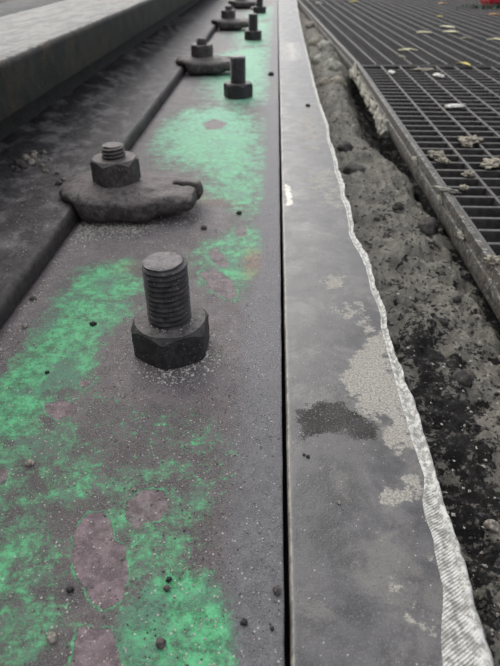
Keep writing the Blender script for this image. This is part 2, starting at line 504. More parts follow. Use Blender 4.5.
for pts, v, fe in [
    ([(395, 330), (420, 310), (470, 380), (500, 400), (500, 666), (494, 666), (455, 530), (430, 450), (412, 390)], 0.85, 0.025),
    ([(370, 205), (395, 200), (405, 235), (380, 235)], 0.35, 0.012),
    ([(415, 215), (440, 205), (445, 240), (425, 245)], 0.4, 0.01),
    ([(360, 160), (385, 180), (400, 190), (375, 200)], 0.25, 0.012),
    ([(440, 250), (500, 300), (500, 400), (470, 350)], 0.3, 0.02),
    ([(345, 82), (372, 140), (425, 185), (440, 160), (390, 95)], 0.6, 0.02),  # shade of the hollow under the frame, painted into the mud colour
    ([(400, 270), (440, 275), (440, 300), (410, 300)], 0.3, 0.015)]:
    D = np.maximum(D, v * soft(X, Y, PX(pts, -0.02), fe))
D = np.maximum(D, 0.7 * np.clip((X - 0.15) / 0.02, 0, 1))  # shade beneath the grating, put into the mud colour as darkening
D += 0.05
me = mesh_np('mud_trough', np.stack([X, Y, Z], -1).reshape(-1, 3), grid_faces(len(ys), len(xs)))
attr(me, 'dark', D)
o = link('mud_trough', me, MAT_MUD); tag(o, 'gritty grey mud filling the trough beside the steel strip', kind='structure')

# ================================================================== PAINTED PLATE
ys = rows(Y0, Y1, 0.0010, 0.15)
xa = np.array([-0.42, -0.40, -0.36, -0.30, -0.25, -0.22, -0.20, -0.185])
xb = np.arange(-0.178, GAP_L - 0.0010, 0.00105)
xc = np.array([GAP_L - 0.0009, GAP_L - 0.0004, GAP_L - 0.0001, GAP_L, GAP_L, GAP_L])
zc = np.array([-0.00003, -0.00015, -0.0005, -0.0010, -0.006, -0.025])
xs = np.concatenate([xa, xb, xc]); zs = np.concatenate([np.zeros(len(xa) + len(xb)), zc])
X, Y = np.meshgrid(xs, ys)
Z = np.broadcast_to(zs, X.shape).copy()
near = np.clip((X + 0.185) / 0.01, 0, 1)
X = X + np.where(X > GAP_L - 0.002, 0.0005 * (fbm(Y * 1.0, Y * 0, 60, 4, 31) - 0.5), 0)
Z += near * (0.0008 * (fbm(X, Y, 25, 3, 21) - 0.5) * (X < GAP_L - 0.004))
PN = np.zeros(X.shape)
for pts, v, fe in [
    ([(150, 132), (178, 110), (235, 104), (262, 122), (272, 160), (268, 200), (250, 222), (215, 212), (202, 190), (198, 172), (165, 165), (150, 150)], 1.0, 0.05),
    ([(200, 232), (240, 222), (268, 228), (268, 255), (258, 288), (230, 303), (205, 290), (190, 262)], 0.80, 0.018),
    ([(60, 285), (85, 262), (135, 255), (146, 285), (132, 318), (106, 345), (98, 380), (60, 400), (30, 440), (-30, 470), (-30, 400), (10, 360), (40, 318)], 0.92, 0.016),
    ([(-40, 430), (60, 415), (105, 440), (100, 500), (60, 520), (75, 600), (60, 690), (-40, 690)], 0.58, 0.010),
    ([(135, 590), (170, 562), (215, 575), (236, 620), (238, 690), (110, 690), (112, 630)], 1.05, 0.009),
    ([(85, 480), (140, 455), (190, 480), (222, 500), (210, 545), (170, 575), (120, 590), (95, 540)], 0.58, 0.008),
    ([(75, 385), (190, 395), (240, 440), (240, 500), (150, 500), (90, 480)], 0.36, 0.010),
    ([(196, 70), (215, 55), (236, 48), (272, 45), (274, 100), (240, 110), (205, 100)], 0.95, 0.05),
    ([(226, 35), (244, 24), (276, 20), (275, 45), (236, 48)], 0.9, 0.06),
    ([(245, 12), (276, 5), (276, 18), (246, 24)], 0.9, 0.06),
    ([(200, 190), (270, 200), (270, 235), (200, 240)], 0.55, 0.03)]:
    PN = np.maximum(PN, v * soft(X, Y, PX(pts), fe))
B1 = P(173, 346.5)
PN -= 0.75 * np.clip(1.35 - np.hypot((X - B1[0] - 0.004) / 0.038, (Y - B1[1] + 0.004) / 0.040), 0, 1)
CL1 = (-0.1315, 0.446)
PN -= 0.8 * soft(X, Y, PX([(40, 250), (75, 215), (180, 222), (215, 205), (232, 215), (215, 235), (150, 245), (90, 262)]), 0.02)
PN -= 0.7 * np.clip((X + 0.010) / 0.012, 0, 1)
PN -= 0.5 * np.clip(1 - np.abs((X + 0.158) / 0.012), 0, 1)
BR = np.zeros(X.shape)
for pts, v in [
    ([(73, 535), (86, 514), (104, 511), (112, 525), (114, 540), (125, 546), (128, 575), (121, 600), (105, 611), (92, 603), (84, 585), (74, 570)], 1),
    ([(126, 500), (145, 489), (165, 490), (169, 508), (160, 520), (145, 522), (136, 531), (126, 518)], 1),
    ([(78, 627), (110, 628), (118, 650), (125, 690), (66, 690)], 1),
    ([(208, 250), (217, 247), (229, 262), (226, 269), (214, 264)], 1),
    ([(198, 273), (215, 268), (232, 280), (238, 296), (226, 299), (212, 290)], 1),
    ([(44, 404), (60, 400), (78, 404), (77, 413), (60, 420), (46, 414)], 1),
    ([(79, 381), (90, 378), (92, 385), (82, 389)], 1),
    ([(202, 123), (214, 119), (227, 123), (222, 129), (207, 130)], 1),
    ([(234, 228), (246, 226), (247, 236), (236, 236)], 1),
    ([(-5, 470), (8, 468), (6, 485), (-5, 486)], 1)]:
    q = PX(pts)
    BR = np.maximum(BR, soft(X, Y, q, 0.0034 + 0.03 * max(0, q[:, 1].mean() - 0.2)))
RU = soft(X, Y, PX([(244, 256), (252, 248), (259, 252), (257, 272), (247, 278)]), 0.008)
RU = np.maximum(RU, 0.5 * soft(X, Y, PX([(120, 263), (134, 262), (134, 270), (120, 272)]), 0.01))
RU = np.maximum(RU, 0.55 * soft(X, Y, PX([(200, 197), (228, 201), (236, 205), (205, 203)]), 0.012))
DU = 0.30 + 0.9 * np.exp(-(np.hypot(X - B1[0], Y - B1[1]) / 0.045) ** 2)
DU += 0.9 * soft(X, Y, PX([(60, 262), (80, 220), (170, 222), (215, 205), (228, 215), (215, 232), (150, 246), (100, 258)]), 0.03)
for k in range(1, 5):
    DU += 0.8 * np.exp(-(np.hypot(X - B1[0], Y - B1[1] - 0.637 * k) / 0.045) ** 2)
    DU += 0.9 * np.exp(-((X - CL1[0] - 0.02) / 0.06) ** 2 - ((Y - CL1[1] - 0.637 * k + 0.08) / 0.09) ** 2)
DU += 0.5 * np.clip((X + 0.03) / 0.02, 0, 1) * np.clip((Y - 0.13) / 0.1, 0, 1)
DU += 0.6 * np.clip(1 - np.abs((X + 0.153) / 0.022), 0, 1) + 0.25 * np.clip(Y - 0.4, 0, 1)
me = mesh_np('steel_plate', np.stack([X, Y, Z], -1).reshape(-1, 3), grid_faces(len(ys), len(xs)))
attr(me, 'paint', PN); attr(me, 'bare', BR); attr(me, 'rust', RU); attr(me, 'dust', DU)
attr(me, 'band', np.clip((X + 0.020 + 0.008 * (fbm(X, Y, 40, 3, 77) - 0.5)) / 0.014, 0, 0.9))
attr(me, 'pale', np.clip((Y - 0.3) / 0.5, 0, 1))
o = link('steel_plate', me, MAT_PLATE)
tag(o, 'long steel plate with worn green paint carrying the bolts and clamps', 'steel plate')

# ================================================================== GREY STRIP + LIP
OUT = [(494, 690), (490, 666), (480, 636), (472, 610), (469, 590), (464, 575), (461, 560), (455, 545), (447, 522), (440, 505), (436, 490), (432, 475), (425, 452), (420, 438), (416, 420), (411, 402), (407, 393), (401, 382), (400, 372), (393, 357), (390, 345), (385, 330), (386, 318), (381, 305), (375, 290), (372, 278), (371, 268), (364, 252), (358, 243), (353, 235), (353, 226), (350, 210), (345, 196), (344, 186), (338, 172), (336, 158), (329, 140), (328, 126), (321, 108), (315, 88), (309, 62), (303, 38), (299, 18), (296.5, 0)]
INN = [(446, 690), (443, 666), (441, 640), (443, 610), (442, 585), (436, 560), (434, 540), (425, 515), (422, 500), (424, 478), (417, 455), (411, 438), (407, 420), (402, 405), (398, 390), (394, 375), (390, 362), (387, 350), (384, 338), (381, 325), (381, 315), (377, 305), (371, 290), (368, 277), (366, 268), (360, 254), (354, 245), (349, 235), (349, 226), (346, 210), (341, 196), (340, 186), (335, 172), (333, 158), (327, 140), (326, 126), (319.5, 108), (313.8, 88), (308, 62), (302.4, 38), (298.5, 18), (296, 0)]
oo = PX(OUT, -0.002); ii = PX(INN, 0.0)
ys = rows(Y0, Y1, 0.0010, 0.15)
def follow(pts, y):
    k = np.argsort(pts[:, 1])
    return np.interp(y, pts[k, 1], pts[k, 0])
jag = 0.0010 * (fbm(ys, ys * 0, 150, 3, 41) - 0.5) + 0.0024 * (fbm(ys, ys * 0, 55, 4, 42, 0.65) - 0.5)
xo = follow(oo, ys) + 0.0008 + 0.0014 * np.clip((0.35 - ys) / 0.2, 0, 1) + jag
xi = np.minimum(follow(ii, ys) + 0.0010 * (fbm(ys, ys * 0, 120, 3, 43) - 0.5), xo - 0.0008)
for _ in range(1):
    pass
bev = [(0, -0.025), (0, -0.006), (0.0001, -0.0014), (0.0004, -0.0006), (0.0009, -0.00015), (0.0015, 0)]
nt = 62
cols = []
gx = GAP_R + 0.0004 * (fbm(ys, ys * 0, 50, 3, 44) - 0.5)
for a, z in bev:
    cols.append((gx + a, np.full(len(ys), z)))
for t in np.linspace(0, 1, nt)[1:]:
    xx = gx + 0.0015 + (xi - gx - 0.0015) * t
    cols.append((xx, 0.0005 * (fbm(xx, ys, 30, 3, 45) - 0.5) * min(1, t * 6)))
X = np.stack([c_[0] for c_ in cols], 1); Z = np.stack([c_[1] for c_ in cols], 1)
Y = np.broadcast_to(ys[:, None], X.shape)
MU = np.zeros(X.shape)
for pts, v, fe in [
    ([(338, 385), (348, 360), (372, 335), (384, 328), (400, 375), (412, 405), (424, 450), (400, 458), (380, 445), (385, 420), (350, 400)], 0.90, 0.010),
    ([(350, 298), (372, 296), (386, 345), (360, 350)], 0.60, 0.008),
    ([(352, 402), (385, 400), (390, 430), (355, 425)], 0.62, 0.006),
    ([(318, 280), (330, 270), (350, 272), (345, 288), (322, 292)], 0.72, 0.008),
    ([(325, 305), (345, 298), (360, 310), (362, 325), (335, 318)], 0.5, 0.008),
    ([(300, 178), (312, 165), (340, 168), (350, 215), (335, 212), (305, 195)], 0.74, 0.03),
    ([(292, 118), (318, 106), (329, 142), (308, 156)], 0.8, 0.04),
    ([(374, 492), (395, 478), (424, 470), (424, 498), (400, 505), (380, 512)], 0.66, 0.005),
    ([(384, 572), (400, 556), (425, 600), (436, 640), (420, 640), (395, 605)], 0.60, 0.008),
    ([(412, 560), (436, 556), (440, 590), (420, 580)], 0.45, 0.005)]:
    MU = np.maximum(MU, v * soft(X, Y, PX(pts), fe))
WE = 1.25 * soft(X, Y, PX([(299, 412), (318, 403), (340, 402), (352, 412), (378, 426), (376, 440), (352, 438), (345, 430), (325, 432), (302, 438)]), 0.006)
WH = np.zeros(X.shape)
for pts, v, fe in [([(284, 183), (290, 186), (293, 205), (287, 206)], 1, 0.006), ([(279, 41), (302, 43), (307, 58), (296, 62), (280, 60)], 0.75, 0.12)]:
    WH = np.maximum(WH, v * soft(X, Y, PX(pts), fe))
ED = ((X - gx[:, None]) < 0.0011).astype(float) * (X > gx[:, None] + 0.00005)
me = mesh_np('strip_top', np.stack([X, Y, Z], -1).reshape(-1, 3), grid_faces(*X.shape))
attr(me, 'mud', MU); attr(me, 'wet', WE); attr(me, 'white', WH); attr(me, 'edge', ED)
strip = thing('steel_strip', 'smooth grey steel strip with a ragged pale edge beside the green plate', 'steel strip')
link('strip_top', me, MAT_STRIP, strip)
# lip: a crusty bevel, with a raised ridge along its outer edge
prof = [(0, 0.0000), (0.12, 0.0004), (0.3, -0.0002), (0.5, -0.0008), (0.62, -0.0004), (0.74, 0.0010), (0.86, 0.0008), (0.95, -0.0010), (1.0, -0.0030), (1.03, -0.008), (1.02, -0.022)]
X = np.stack([xi + (xo - xi) * a for a, _ in prof], 1)
Yl = np.broadcast_to(ys[:, None], X.shape)
Z = np.stack([np.full(len(ys), z) for _, z in prof], 1)
Z = Z + 0.0018 * (fbm(X, Yl, 220, 3, 51) - 0.5) * np.array([0, .5, .6, .6, .8, 1.4, 1.6, 1.2, 1, .5, 0])
X = X + 0.0012 * (fbm(X * 0 + Z, Yl, 180, 3, 52) - 0.5) * np.array([0, 0, 0, 0, 0, .5, .7, 1, 1.3, 1, .5])
me = mesh_np('crusty_lip', np.stack([X, Yl, Z], -1).reshape(-1, 3), grid_faces(*X.shape))
wd = np.clip((xo - xi - 0.006) / 0.004, 0, 1)[:, None] * np.array([1, 1, 1, 1, .7, .2, 0, 0, 0, 0, 0])
attr(me, 'grind', wd)
o = link('crusty_lip', me, MAT_LIP, strip); tag(o, 'pale crusty bevelled lip with slanting grind marks')

# ================================================================== RAIL
rail = thing('crane_rail', 'heavy steel rail with broad pale top and dark rusty side, along the left', 'rail', (0, 0, 0))
def extrude(name, prof, y0, y1, ny, mat, parent, amp=0.0004, sc=20, angle=40, closed=True):
    ys = rows(y0, y1, (0.25 if ny == 0 else 0.006), 0.2)
    pr = np.array(prof)
    n = len(pr)
    V = []
    for y in ys:
        V.append(np.stack([pr[:, 0], np.full(n, y), pr[:, 1]], 1))
    V = np.concatenate(V)
    V[:, 0] += amp * (fbm(V[:, 2] * 3 + V[:, 1], V[:, 1] + V[:, 0], sc, 4, 61) - 0.5) * 2
    V[:, 2] += amp * (fbm(V[:, 0], V[:, 1], sc, 4, 62) - 0.5) * 2
    f = []
    m_ = n if closed else n - 1
    i = (np.arange(len(ys) - 1)[:, None] * n)
    a = np.arange(m_)[None, :]; b = (a + 1) % n
    f = np.stack([i + a, i + b, i + n + b, i + n + a], -1).reshape(-1, 4)
    me = mesh_np(name, V, f)
    me.set_sharp_from_angle(angle=math.radians(angle))
    return link(name, me, mat, parent)
def arc(cx, cz, r, a0, a1, n):
    return [(cx + r * math.cos(math.radians(a0 + (a1 - a0) * k / n)), cz + r * math.sin(math.radians(a0 + (a1 - a0) * k / n))) for k in range(n + 1)]
hp = arc(HEAD_R - 0.006, HEAD_T - 0.0065, 0.006, 0, 80, 6) + [(HEAD_R - 0.02, HEAD_T), (HEAD_R - 0.05, HEAD_T + 0.0004), (HEAD_L + 0.05, HEAD_T + 0.0004), (HEAD_L + 0.02, HEAD_T)] \
    + arc(HEAD_L + 0.006, HEAD_T - 0.0065, 0.006, 100, 180, 6) + arc(HEAD_L + 0.003, HEAD_B + 0.003, 0.003, 180, 260, 3) + [(HEAD_L + 0.05, HEAD_B - 0.010), (HEAD_R - 0.05, HEAD_B - 0.010)] + arc(HEAD_R - 0.003, HEAD_B + 0.003, 0.003, 280, 355, 3)
extrude('rail_head', hp, Y0, Y1, 1, MAT_HEAD, rail, 0.0005, 25)
cxr = (HEAD_L + HEAD_R) / 2
extrude('rail_web', [(cxr + 0.022, HEAD_B - 0.009), (cxr + 0.018, 0.05), (cxr + 0.022, 0.034), (cxr - 0.022, 0.034), (cxr - 0.018, 0.05), (cxr - 0.022, HEAD_B - 0.009)], Y0, Y1, 1, MAT_WEB, rail, 0.0003, 20)
FL = 2 * cxr - FOOT_X
fp = [(FOOT_X - 0.001, 0.0012), (FOOT_X, 0.003), (FOOT_X, 0.009)] + arc(FOOT_X - 0.0055, 0.0100, 0.0055, 0, 80, 5) + [(FOOT_X - 0.012, 0.0160), (FOOT_X - 0.025, 0.0172), (FOOT_X - 0.04, 0.0190), (FOOT_X - 0.055, 0.0212), (FOOT_X - 0.075, 0.0255), (cxr + 0.022, 0.035), (cxr - 0.022, 0.035), (FL + 0.05, 0.022)] + arc(FL + 0.0055, 0.0100, 0.0055, 100, 180, 4) + [(FL, 0.003), (FL + 0.001, 0.0012)]
ft = extrude('rail_foot', fp, Y0, Y1, 1, MAT_FOOT, rail, 0.0006, 30)
def foot_z(x):
    return float(np.interp(x, [FOOT_X - q for q in (0.078, 0.055, 0.04, 0.025, 0.012, 0.005, 0.002, 0)], [0.0255, 0.0212, 0.019, 0.0172, 0.016, 0.0155, 0.0143, 0.010]))

# ================================================================== BOLTS
def nut_mesh(name, af, h, hole, seed):
    N = 72
    R = []
    def hexr(t):
        a = (math.degrees(t) % 60) - 30
        return af / 2 / math.cos(math.radians(a))
    rings = []
    ths = [2 * math.pi * k / N for k in range(N)]
    def ztop(r):
        return h - max(0, r - af / 2 * 0.95) * 0.95
    def zbot(r):
        return max(0, r - af / 2 * 0.99) * 0.35
    rings.append([(hole * math.cos(t), hole * math.sin(t), 0.0) for t in ths])
    rings.append([(af * .49 * math.cos(t), af * .49 * math.sin(t), 0.0) for t in ths])
    for k in range(7):
        ring = []
        for t in ths:
            r = hexr(t)
            r2 = r - 0.0009 * max(0, (r / (af / 2) - 1.10) / 0.0547)
            z0, z1 = zbot(r), ztop(r)
            ring.append((r2 * math.cos(t), r2 * math.sin(t), z0 + (z1 - z0) * k / 6))
        rings.append(ring)
    rings.append([(af * .483 * math.cos(t), af * .483 * math.sin(t), h) for t in ths])
    rings.append([(((af * .48) + hole) / 2 * math.cos(t), ((af * .48) + hole) / 2 * math.sin(t), h + 0.0001) for t in ths])
    rings.append([(hole * math.cos(t), hole * math.sin(t), h - 0.0002) for t in ths])
    v = [p for r in rings for p in r]
    f = []
    for i in range(len(rings) - 1):
        for k in range(N):
            f.append((i * N + k, i * N + (k + 1) % N, (i + 1) * N + (k + 1) % N, (i + 1) * N + k))
    V = []
    for p in v:
        q = Vector(p)
        n = mnoise.noise_vector(q * 190 + Vector((seed, seed * 2, 0))) * 0.00035 + mnoise.noise_vector(q * 600 + Vector((seed, 0, 3))) * 0.00018
        if q.z < 0.0006: n.z = 0
        V.append(q + n)
    return mesh(name, V, f, True, 28)
def shank_mesh(name, r, z0, z1, pitch, seed, depth=0.0013, dz=0.00034):
    N = 56
    nz = int((z1 - z0) / dz)
    ths = [2 * math.pi * k / N for k in range(N)]
    v = []
    for i in range(nz + 1):
        z = z0 + (z1 - z0) * i / nz
        for t in ths:
            ph = (z / pitch - t / (2 * math.pi)) % 1.0
            tri = abs(ph - 0.5) * 2           # 0 crest .. 1 root
            tri = min(1, max(0, (tri - 0.18) / 0.64))
            e = min(1, max(0, (z1 - z) / (pitch * 0.5)))
            rr = r - depth * tri - (1 - e) * 0.0009
            rr += 0.00028 * mnoise.noise(Vector((math.cos(t) * 3, math.sin(t) * 3, z * 500 + seed)))
            v.append((rr * math.cos(t), rr * math.sin(t), z))
    f = []
    for i in range(nz):
        for k in range(N):
            f.append((i * N + k, i * N + (k + 1) % N, (i + 1) * N + (k + 1) % N, (i + 1) * N + k))
    base = nz * N
    last = base
    for j, fr in enumerate((0.86, 0.6, 0.3)):
        st = len(v)
        for t in ths:
            rr = (r - 0.0009) * fr
            zz = z1 + (0.0005 if j == 0 else 0.0004) + 0.0006 * mnoise.noise(Vector((math.cos(t) * rr * 220, math.sin(t) * rr * 220, seed)))
            v.append((rr * math.cos(t), rr * math.sin(t), zz))
        for k in range(N):
            f.append((last + k, last + (k + 1) % N, st + (k + 1) % N, st + k))
        last = st
    v.append((0, 0, z1 + 0.0002)); c0 = len(v) - 1
    for k in range(N):
        f.append((last + k, last + (k + 1) % N, c0))
    return mesh(name, v, f, True, 50)

BS = 0.637
bolt = thing('anchor_bolt', 'nearest upright threaded bolt with hexagonal nut, standing large in the foreground', 'bolt', (B1[0], B1[1], 0.0003), math.radians(28), 'upright bolts along the green plate')
link('nut', nut_mesh('nut', 0.0408, 0.0200, 0.0105, 1), MAT_NUT, bolt)
link('threaded_shank', shank_mesh('threaded_shank', 0.0121, 0.003, 0.0556, 0.0031, 1), MAT_SHANK, bolt)
bl = ['second upright threaded bolt from the front, right of the second clamp',
      'third upright threaded bolt from the front, on pale green paint',
      'farthest upright threaded bolt in view, small and blurred at the top',
      'fifth upright threaded bolt, beyond the top edge of the photo']
for k in range(1, 4):
    copy_thing(bolt, (B1[0] + (0.000, 0.0005, 0.001, 0)[k], B1[1] + BS * k + (0, 0.008, 0.0, 0.02)[k], 0.0003), math.radians((0, -7, 24, 5)[k]), bl[k - 1], 'upright bolts along the green plate')

# ================================================================== RAIL CLAMPS
def clamp_plate_mesh():
    """forged clip: a thick hull-shaped body with a nose over the rail foot, a slot in its far end"""
    bm = bmesh.new()
    xk = [-0.0485, -0.0460, -0.040, -0.030, -0.026, -0.020, 0.022, 0.030, 0.038, 0.050, 0.062, 0.0670, 0.0690]
    zb = [0.0200, 0.0172, 0.0165, 0.0160, 0.0040, 0.0005, 0.0005, 0.0020, 0.0050, 0.0060, 0.0060, 0.0080, 0.0110]
    zt = [0.0215, 0.0240, 0.0258, 0.0276, 0.0280, 0.0284, 0.0270, 0.0262, 0.0252, 0.0240, 0.0232, 0.0222, 0.0185]
    yf = [0.0100, 0.0170, 0.0260, 0.0350, 0.0375, 0.0390, 0.0390, 0.0350, 0.0290, 0.0245, 0.0220, 0.0200, 0.0150]
    yb = [0.0080, 0.0150, 0.0230, 0.0300, 0.0320, 0.0340, 0.0350, 0.0350, 0.0350, 0.0340, 0.0320, 0.0290, 0.0240]
    NS = 36
    rings = []
    for x in sorted(set(list(np.linspace(-0.0485, 0.069, 40)) + xk)):
        b_, t_, f_, k_ = (float(np.interp(x, xk, q)) for q in (zb, zt, yf, yb))
        ring = []
        for q in range(NS):
            a = 2 * math.pi * q / NS
            cy_, cz_ = math.cos(a), math.sin(a)
            e = 2 / 3.4 if cz_ < 0 else 2 / 2.7
            yy = math.copysign(abs(cy_) ** e, cy_); zz = math.copysign(abs(cz_) ** e, cz_)
            ring.append(bm.verts.new((x, yy * (k_ if yy > 0 else f_), (b_ + t_) / 2 + zz * (t_ - b_) / 2)))
        rings.append(ring)
    for r0, r1 in zip(rings, rings[1:]):
        for q in range(NS):
            bm.faces.new((r0[q], r0[(q + 1) % NS], r1[(q + 1) % NS], r1[q]))
    bm.faces.new(rings[0]); bm.faces.new(list(reversed(rings[-1])))
    bmesh.ops.recalc_face_normals(bm, faces=bm.faces)
    me = bpy.data.meshes.new('tmp_body'); bm.to_mesh(me); bm.free()
    body = bpy.data.objects.new('tmp_body', me); C.objects.link(body)
    cut = box_mesh('tmp_slot', 0.034, 0.0085, 0.05)
    co = bpy.data.objects.new('tmp_slot', cut); C.objects.link(co)
    co.location = (0.064, 0.006, 0.018)
    md = body.modifiers.new('slot', 'BOOLEAN'); md.object = co; md.operation = 'DIFFERENCE'; md.solver = 'EXACT'
    md = body.modifiers.new('remesh', 'REMESH'); md.mode = 'VOXEL'; md.voxel_size = 0.0014
    md = body.modifiers.new('smooth', 'SMOOTH'); md.factor = 0.5; md.iterations = 4
    dg = bpy.context.evaluated_depsgraph_get()
    ev = body.evaluated_get(dg)
    out = bpy.data.meshes.new_from_object(ev)
    bpy.data.objects.remove(body); bpy.data.objects.remove(co)
    bpy.data.meshes.remove(me); bpy.data.meshes.remove(cut)
    nrm = [v.normal.copy() for v in out.vertices]
    for v, nn in zip(out.vertices, nrm):
        p = v.co.copy()
        d = 0.0018 * mnoise.fractal(p * 42 + Vector((4, 2, 9)), 0.8, 2, 3) + 0.0005 * mnoise.noise(p * 260)
        v.co += nn * d
        if v.co.z < 0.0004: v.co.z = 0.0004
    out.name = 'clamp_plate'
    out.polygons.foreach_set('use_smooth', [True] * len(out.polygons))
    return out
CG = 'clamps holding the rail foot to the green plate'
cl = thing('rail_clamp', 'nearest forged rail clamp with slotted end, nut and short stud', 'clamp', (CL1[0], CL1[1], 0.0002), math.radians(-2), CG)
link('clamp_plate', clamp_plate_mesh(), MAT_CLAMP, cl)
nt_ = link('nut', nut_mesh('clamp_nut', 0.0365, 0.0195, 0.0088, 5), MAT_CLAMP, cl); nt_.location = (0, 0, 0.0275); nt_.rotation_euler = (0, 0, math.radians(19))
st_ = link('threaded_stud', shank_mesh('threaded_stud', 0.0098, 0.028, 0.0565, 0.0030, 8), MAT_CLAMP, cl)
copy_thing(cl, (CL1[0] + 0.001, CL1[1] + BS, 0.0002), math.radians(2), 'second forged rail clamp from the front, behind the nearest one', CG)
copy_thing(cl, (CL1[0] + 0.002, CL1[1] + BS * 2, 0.0002), math.radians(-1), 'third forged rail clamp from the front, beside the third upright bolt', CG)
copy_thing(cl, (CL1[0] + 0.002, CL1[1] + BS * 3, 0.0002), math.radians(1), 'farthest forged rail clamp, blurred at the top edge', CG)

# ================================================================== GRATINGS
PITCH_L, PITCH_C = 0.0352, 0.0245
def grating(label, origin, rot, length, width, first, near_y=0.0):
    root = thing('steel_grating', label, 'grating', origin, rot, 'walkway gratings right of the mud trough')
    # local frame: x across from the outer edge, y along
    nl = int((width - first) / PITCH_L)
    bar = box_mesh('long_bar', 0.0032, length - 0.008, 0.018, 0.0005)
    for k in range(nl + 1):
        o = link('long_bar', bar, MAT_GRATE, root); o.location = (first + PITCH_L * k, length / 2, -0.0098 + 0.0012)
    cb = box_mesh('cross_bar', width - 0.010, 0.0042, 0.022, 0.0005)
    nc = int(length / PITCH_C)
    for k in range(1, nc):
        o = link('cross_bar', cb, MAT_GRATE, root); o.location = ((width - 0.010) / 2 + 0.009, PITCH_C * k, -0.0112 + 0.0002)
    ed = box_mesh('edge_band', 0.0038, length, 0.024, 0.0006)
    for x in (0.0075, width):
        o = link('edge_band', ed, MAT_GRATE, root); o.location = (x, length / 2, -0.012)
    en = box_mesh('end_band', width - 0.0075, 0.0045, 0.024, 0.0006)
    for y in (0.0, length):
        o = link('end_band', en, MAT_GRATE, root); o.location = (width / 2 + 0.00375, y, -0.012)
    return root
JY = 1.175
YN = 0.10
grating('nearer steel walkway grating on the right, dusty bars with clods of mud', (GR_X, YN, 0), math.radians(0), JY - YN - 0.004, 0.86, 0.0467)
grating('farther steel walkway grating, turned slightly left and strewn with leaves', (GR_X, JY + 0.006, 0), math.radians(2.5), 1.9, 1.3, 0.040)

def frame(label, origin, rot, length):
    pr = [(0.0, 0.0012), (0.0, -0.0075), (0.0018, -0.0092), (0.0, -0.0105), (-0.0006, -0.014), (0.0, -0.020), (0.0022, -0.027), (0.006, -0.030), (0.030, -0.030), (0.030, -0.0242), (0.0052, -0.0242), (0.0045, 0.0012)]
    ys = np.arange(0, length + 0.004, 0.008)
    ys[-1] = length
    pr = np.array(pr); n = len(pr)
    V = np.concatenate([np.stack([pr[:, 0], np.full(n, y), pr[:, 1]], 1) for y in ys])
    V[:, 0] += 0.0012 * (fbm(V[:, 1] + origin[1], V[:, 2] * 4, 45, 4, 71) - 0.5) * (V[:, 0] < 0.004)
    V[:, 2] += 0.0010 * (fbm(V[:, 1] + origin[1], V[:, 0] * 4, 60, 4, 72) - 0.5)
    i = np.arange(len(ys) - 1)[:, None] * n; a = np.arange(n)[None, :]; b = (a + 1) % n
    f = np.stack([i + a, i + b, i + n + b, i + n + a], -1).reshape(-1, 4)
    me = mesh_np('angle_iron', V, f); me.set_sharp_from_angle(angle=math.radians(35))
    r = thing('grating_frame', label, 'frame', origin, rot, 'edge frames of the gratings')
    link('angle_iron', me, MAT_FRAME, r)
    return r
f1 = frame('steel angle frame edging the nearer grating, pale cement lumps on it', (GR_X, YN, 0), 0, JY - YN)
f2 = frame('steel angle frame edging the farther grating', (GR_X, JY + 0.004, 0), math.radians(2.5), 1.9)
# cement squeezed out along the frame's outer side
def on_frame(px, py):
    """distance along the frame's outer side of the spot the photo shows at px, py"""
    best = min(np.arange(0.12, 1.3, 0.004), key=lambda y: abs(proj((GR_X, y, -0.012))[1] - py))
    return best
def proj(p):
    dx, dy, dz = p[0], p[1], p[2] - H
    r = dx * _cy + dy * _sy
    f = -dx * _sy + dy * _cy
    up = dz * _cp + f * _sp
    fw = -dz * _sp + f * _cp
    return (250 + F * r / fw, 333 - F * up / fw)
lumps = []
for k, (py, sx, sy, sz, zz) in enumerate([(72, .007, .050, .016, -.024), (79, .005, .045, .012, -.024), (87, .0045, .040, .010, -.025), (95, .005, .034, .011, -.026), (103, .005, .030, .010, -.026), (110, .0045, .026, .010, -.027),
                                          (117, .0075, .024, .015, -.032), (122, .006, .014, .012, -.030), (240, .0015, .006, .003, -.010), (205, .0015, .006, .003, -.008), (166, .0015, .008, .003, -.006), (328, .003, .014, .008, -.024)]):
    y = on_frame(0, py)
    o = link('cement_lump', lump('cement_lump', sx, sy, sz, k + 2, 4, 0.6, 1.9), MAT_CEMENT, f1)
    o.location = (-0.0015, y - YN, zz)
    lumps.append(o)

# ================================================================== LOOSE THINGS
def put(name, me, mat, loc, rz, label, cat, group=None, rot=None):
    o = link(name, me, mat)
    o.location = loc
    o.rotation_euler = rot if rot else (0, 0, rz)
    return tag(o, label, cat, group)

# leaves
def leaf_mesh(name, L, W, curl, seed):
    n = 9
    v = []; f = []
    for i in range(n):
        t = i / (n - 1)
        w = W * 0.5 * (math.sin(math.pi * (0.04 + 0.92 * t)) ** 0.8)
        z = curl * math.sin(math.pi * t) + 0.0006 * math.sin(seed + 7 * t)
        x = (t - 0.5) * L; yb = 0.08 * L * math.sin(2.4 * t + seed)
        for s in (-1, -0.45, 0, 0.45, 1):
            v.append((x, yb + s * w, z + 0.0012 * abs(s) ** 1.5 * W / 0.01))
    for i in range(n - 1):
        for k in range(4):
            f.append((i * 5 + k, i * 5 + k + 1, i * 5 + 6 + k, i * 5 + 5 + k))
    nv = len(v)
    v += [(a, b, c_ - 0.0003) for a, b, c_ in v]
    f += [tuple(reversed([q + nv for q in g_])) for g_ in f]
    rim = [k for k in range(5)] + [5 * i + 4 for i in range(1, n)] + [5 * (n - 1) + k for k in (3, 2, 1, 0)] + [5 * i for i in range(n - 2, 0, -1)]
    for a, b in zip(rim, rim[1:] + rim[:1]):
        f.append((b, a, a + nv, b + nv))
    return mesh(name, v, f, True)
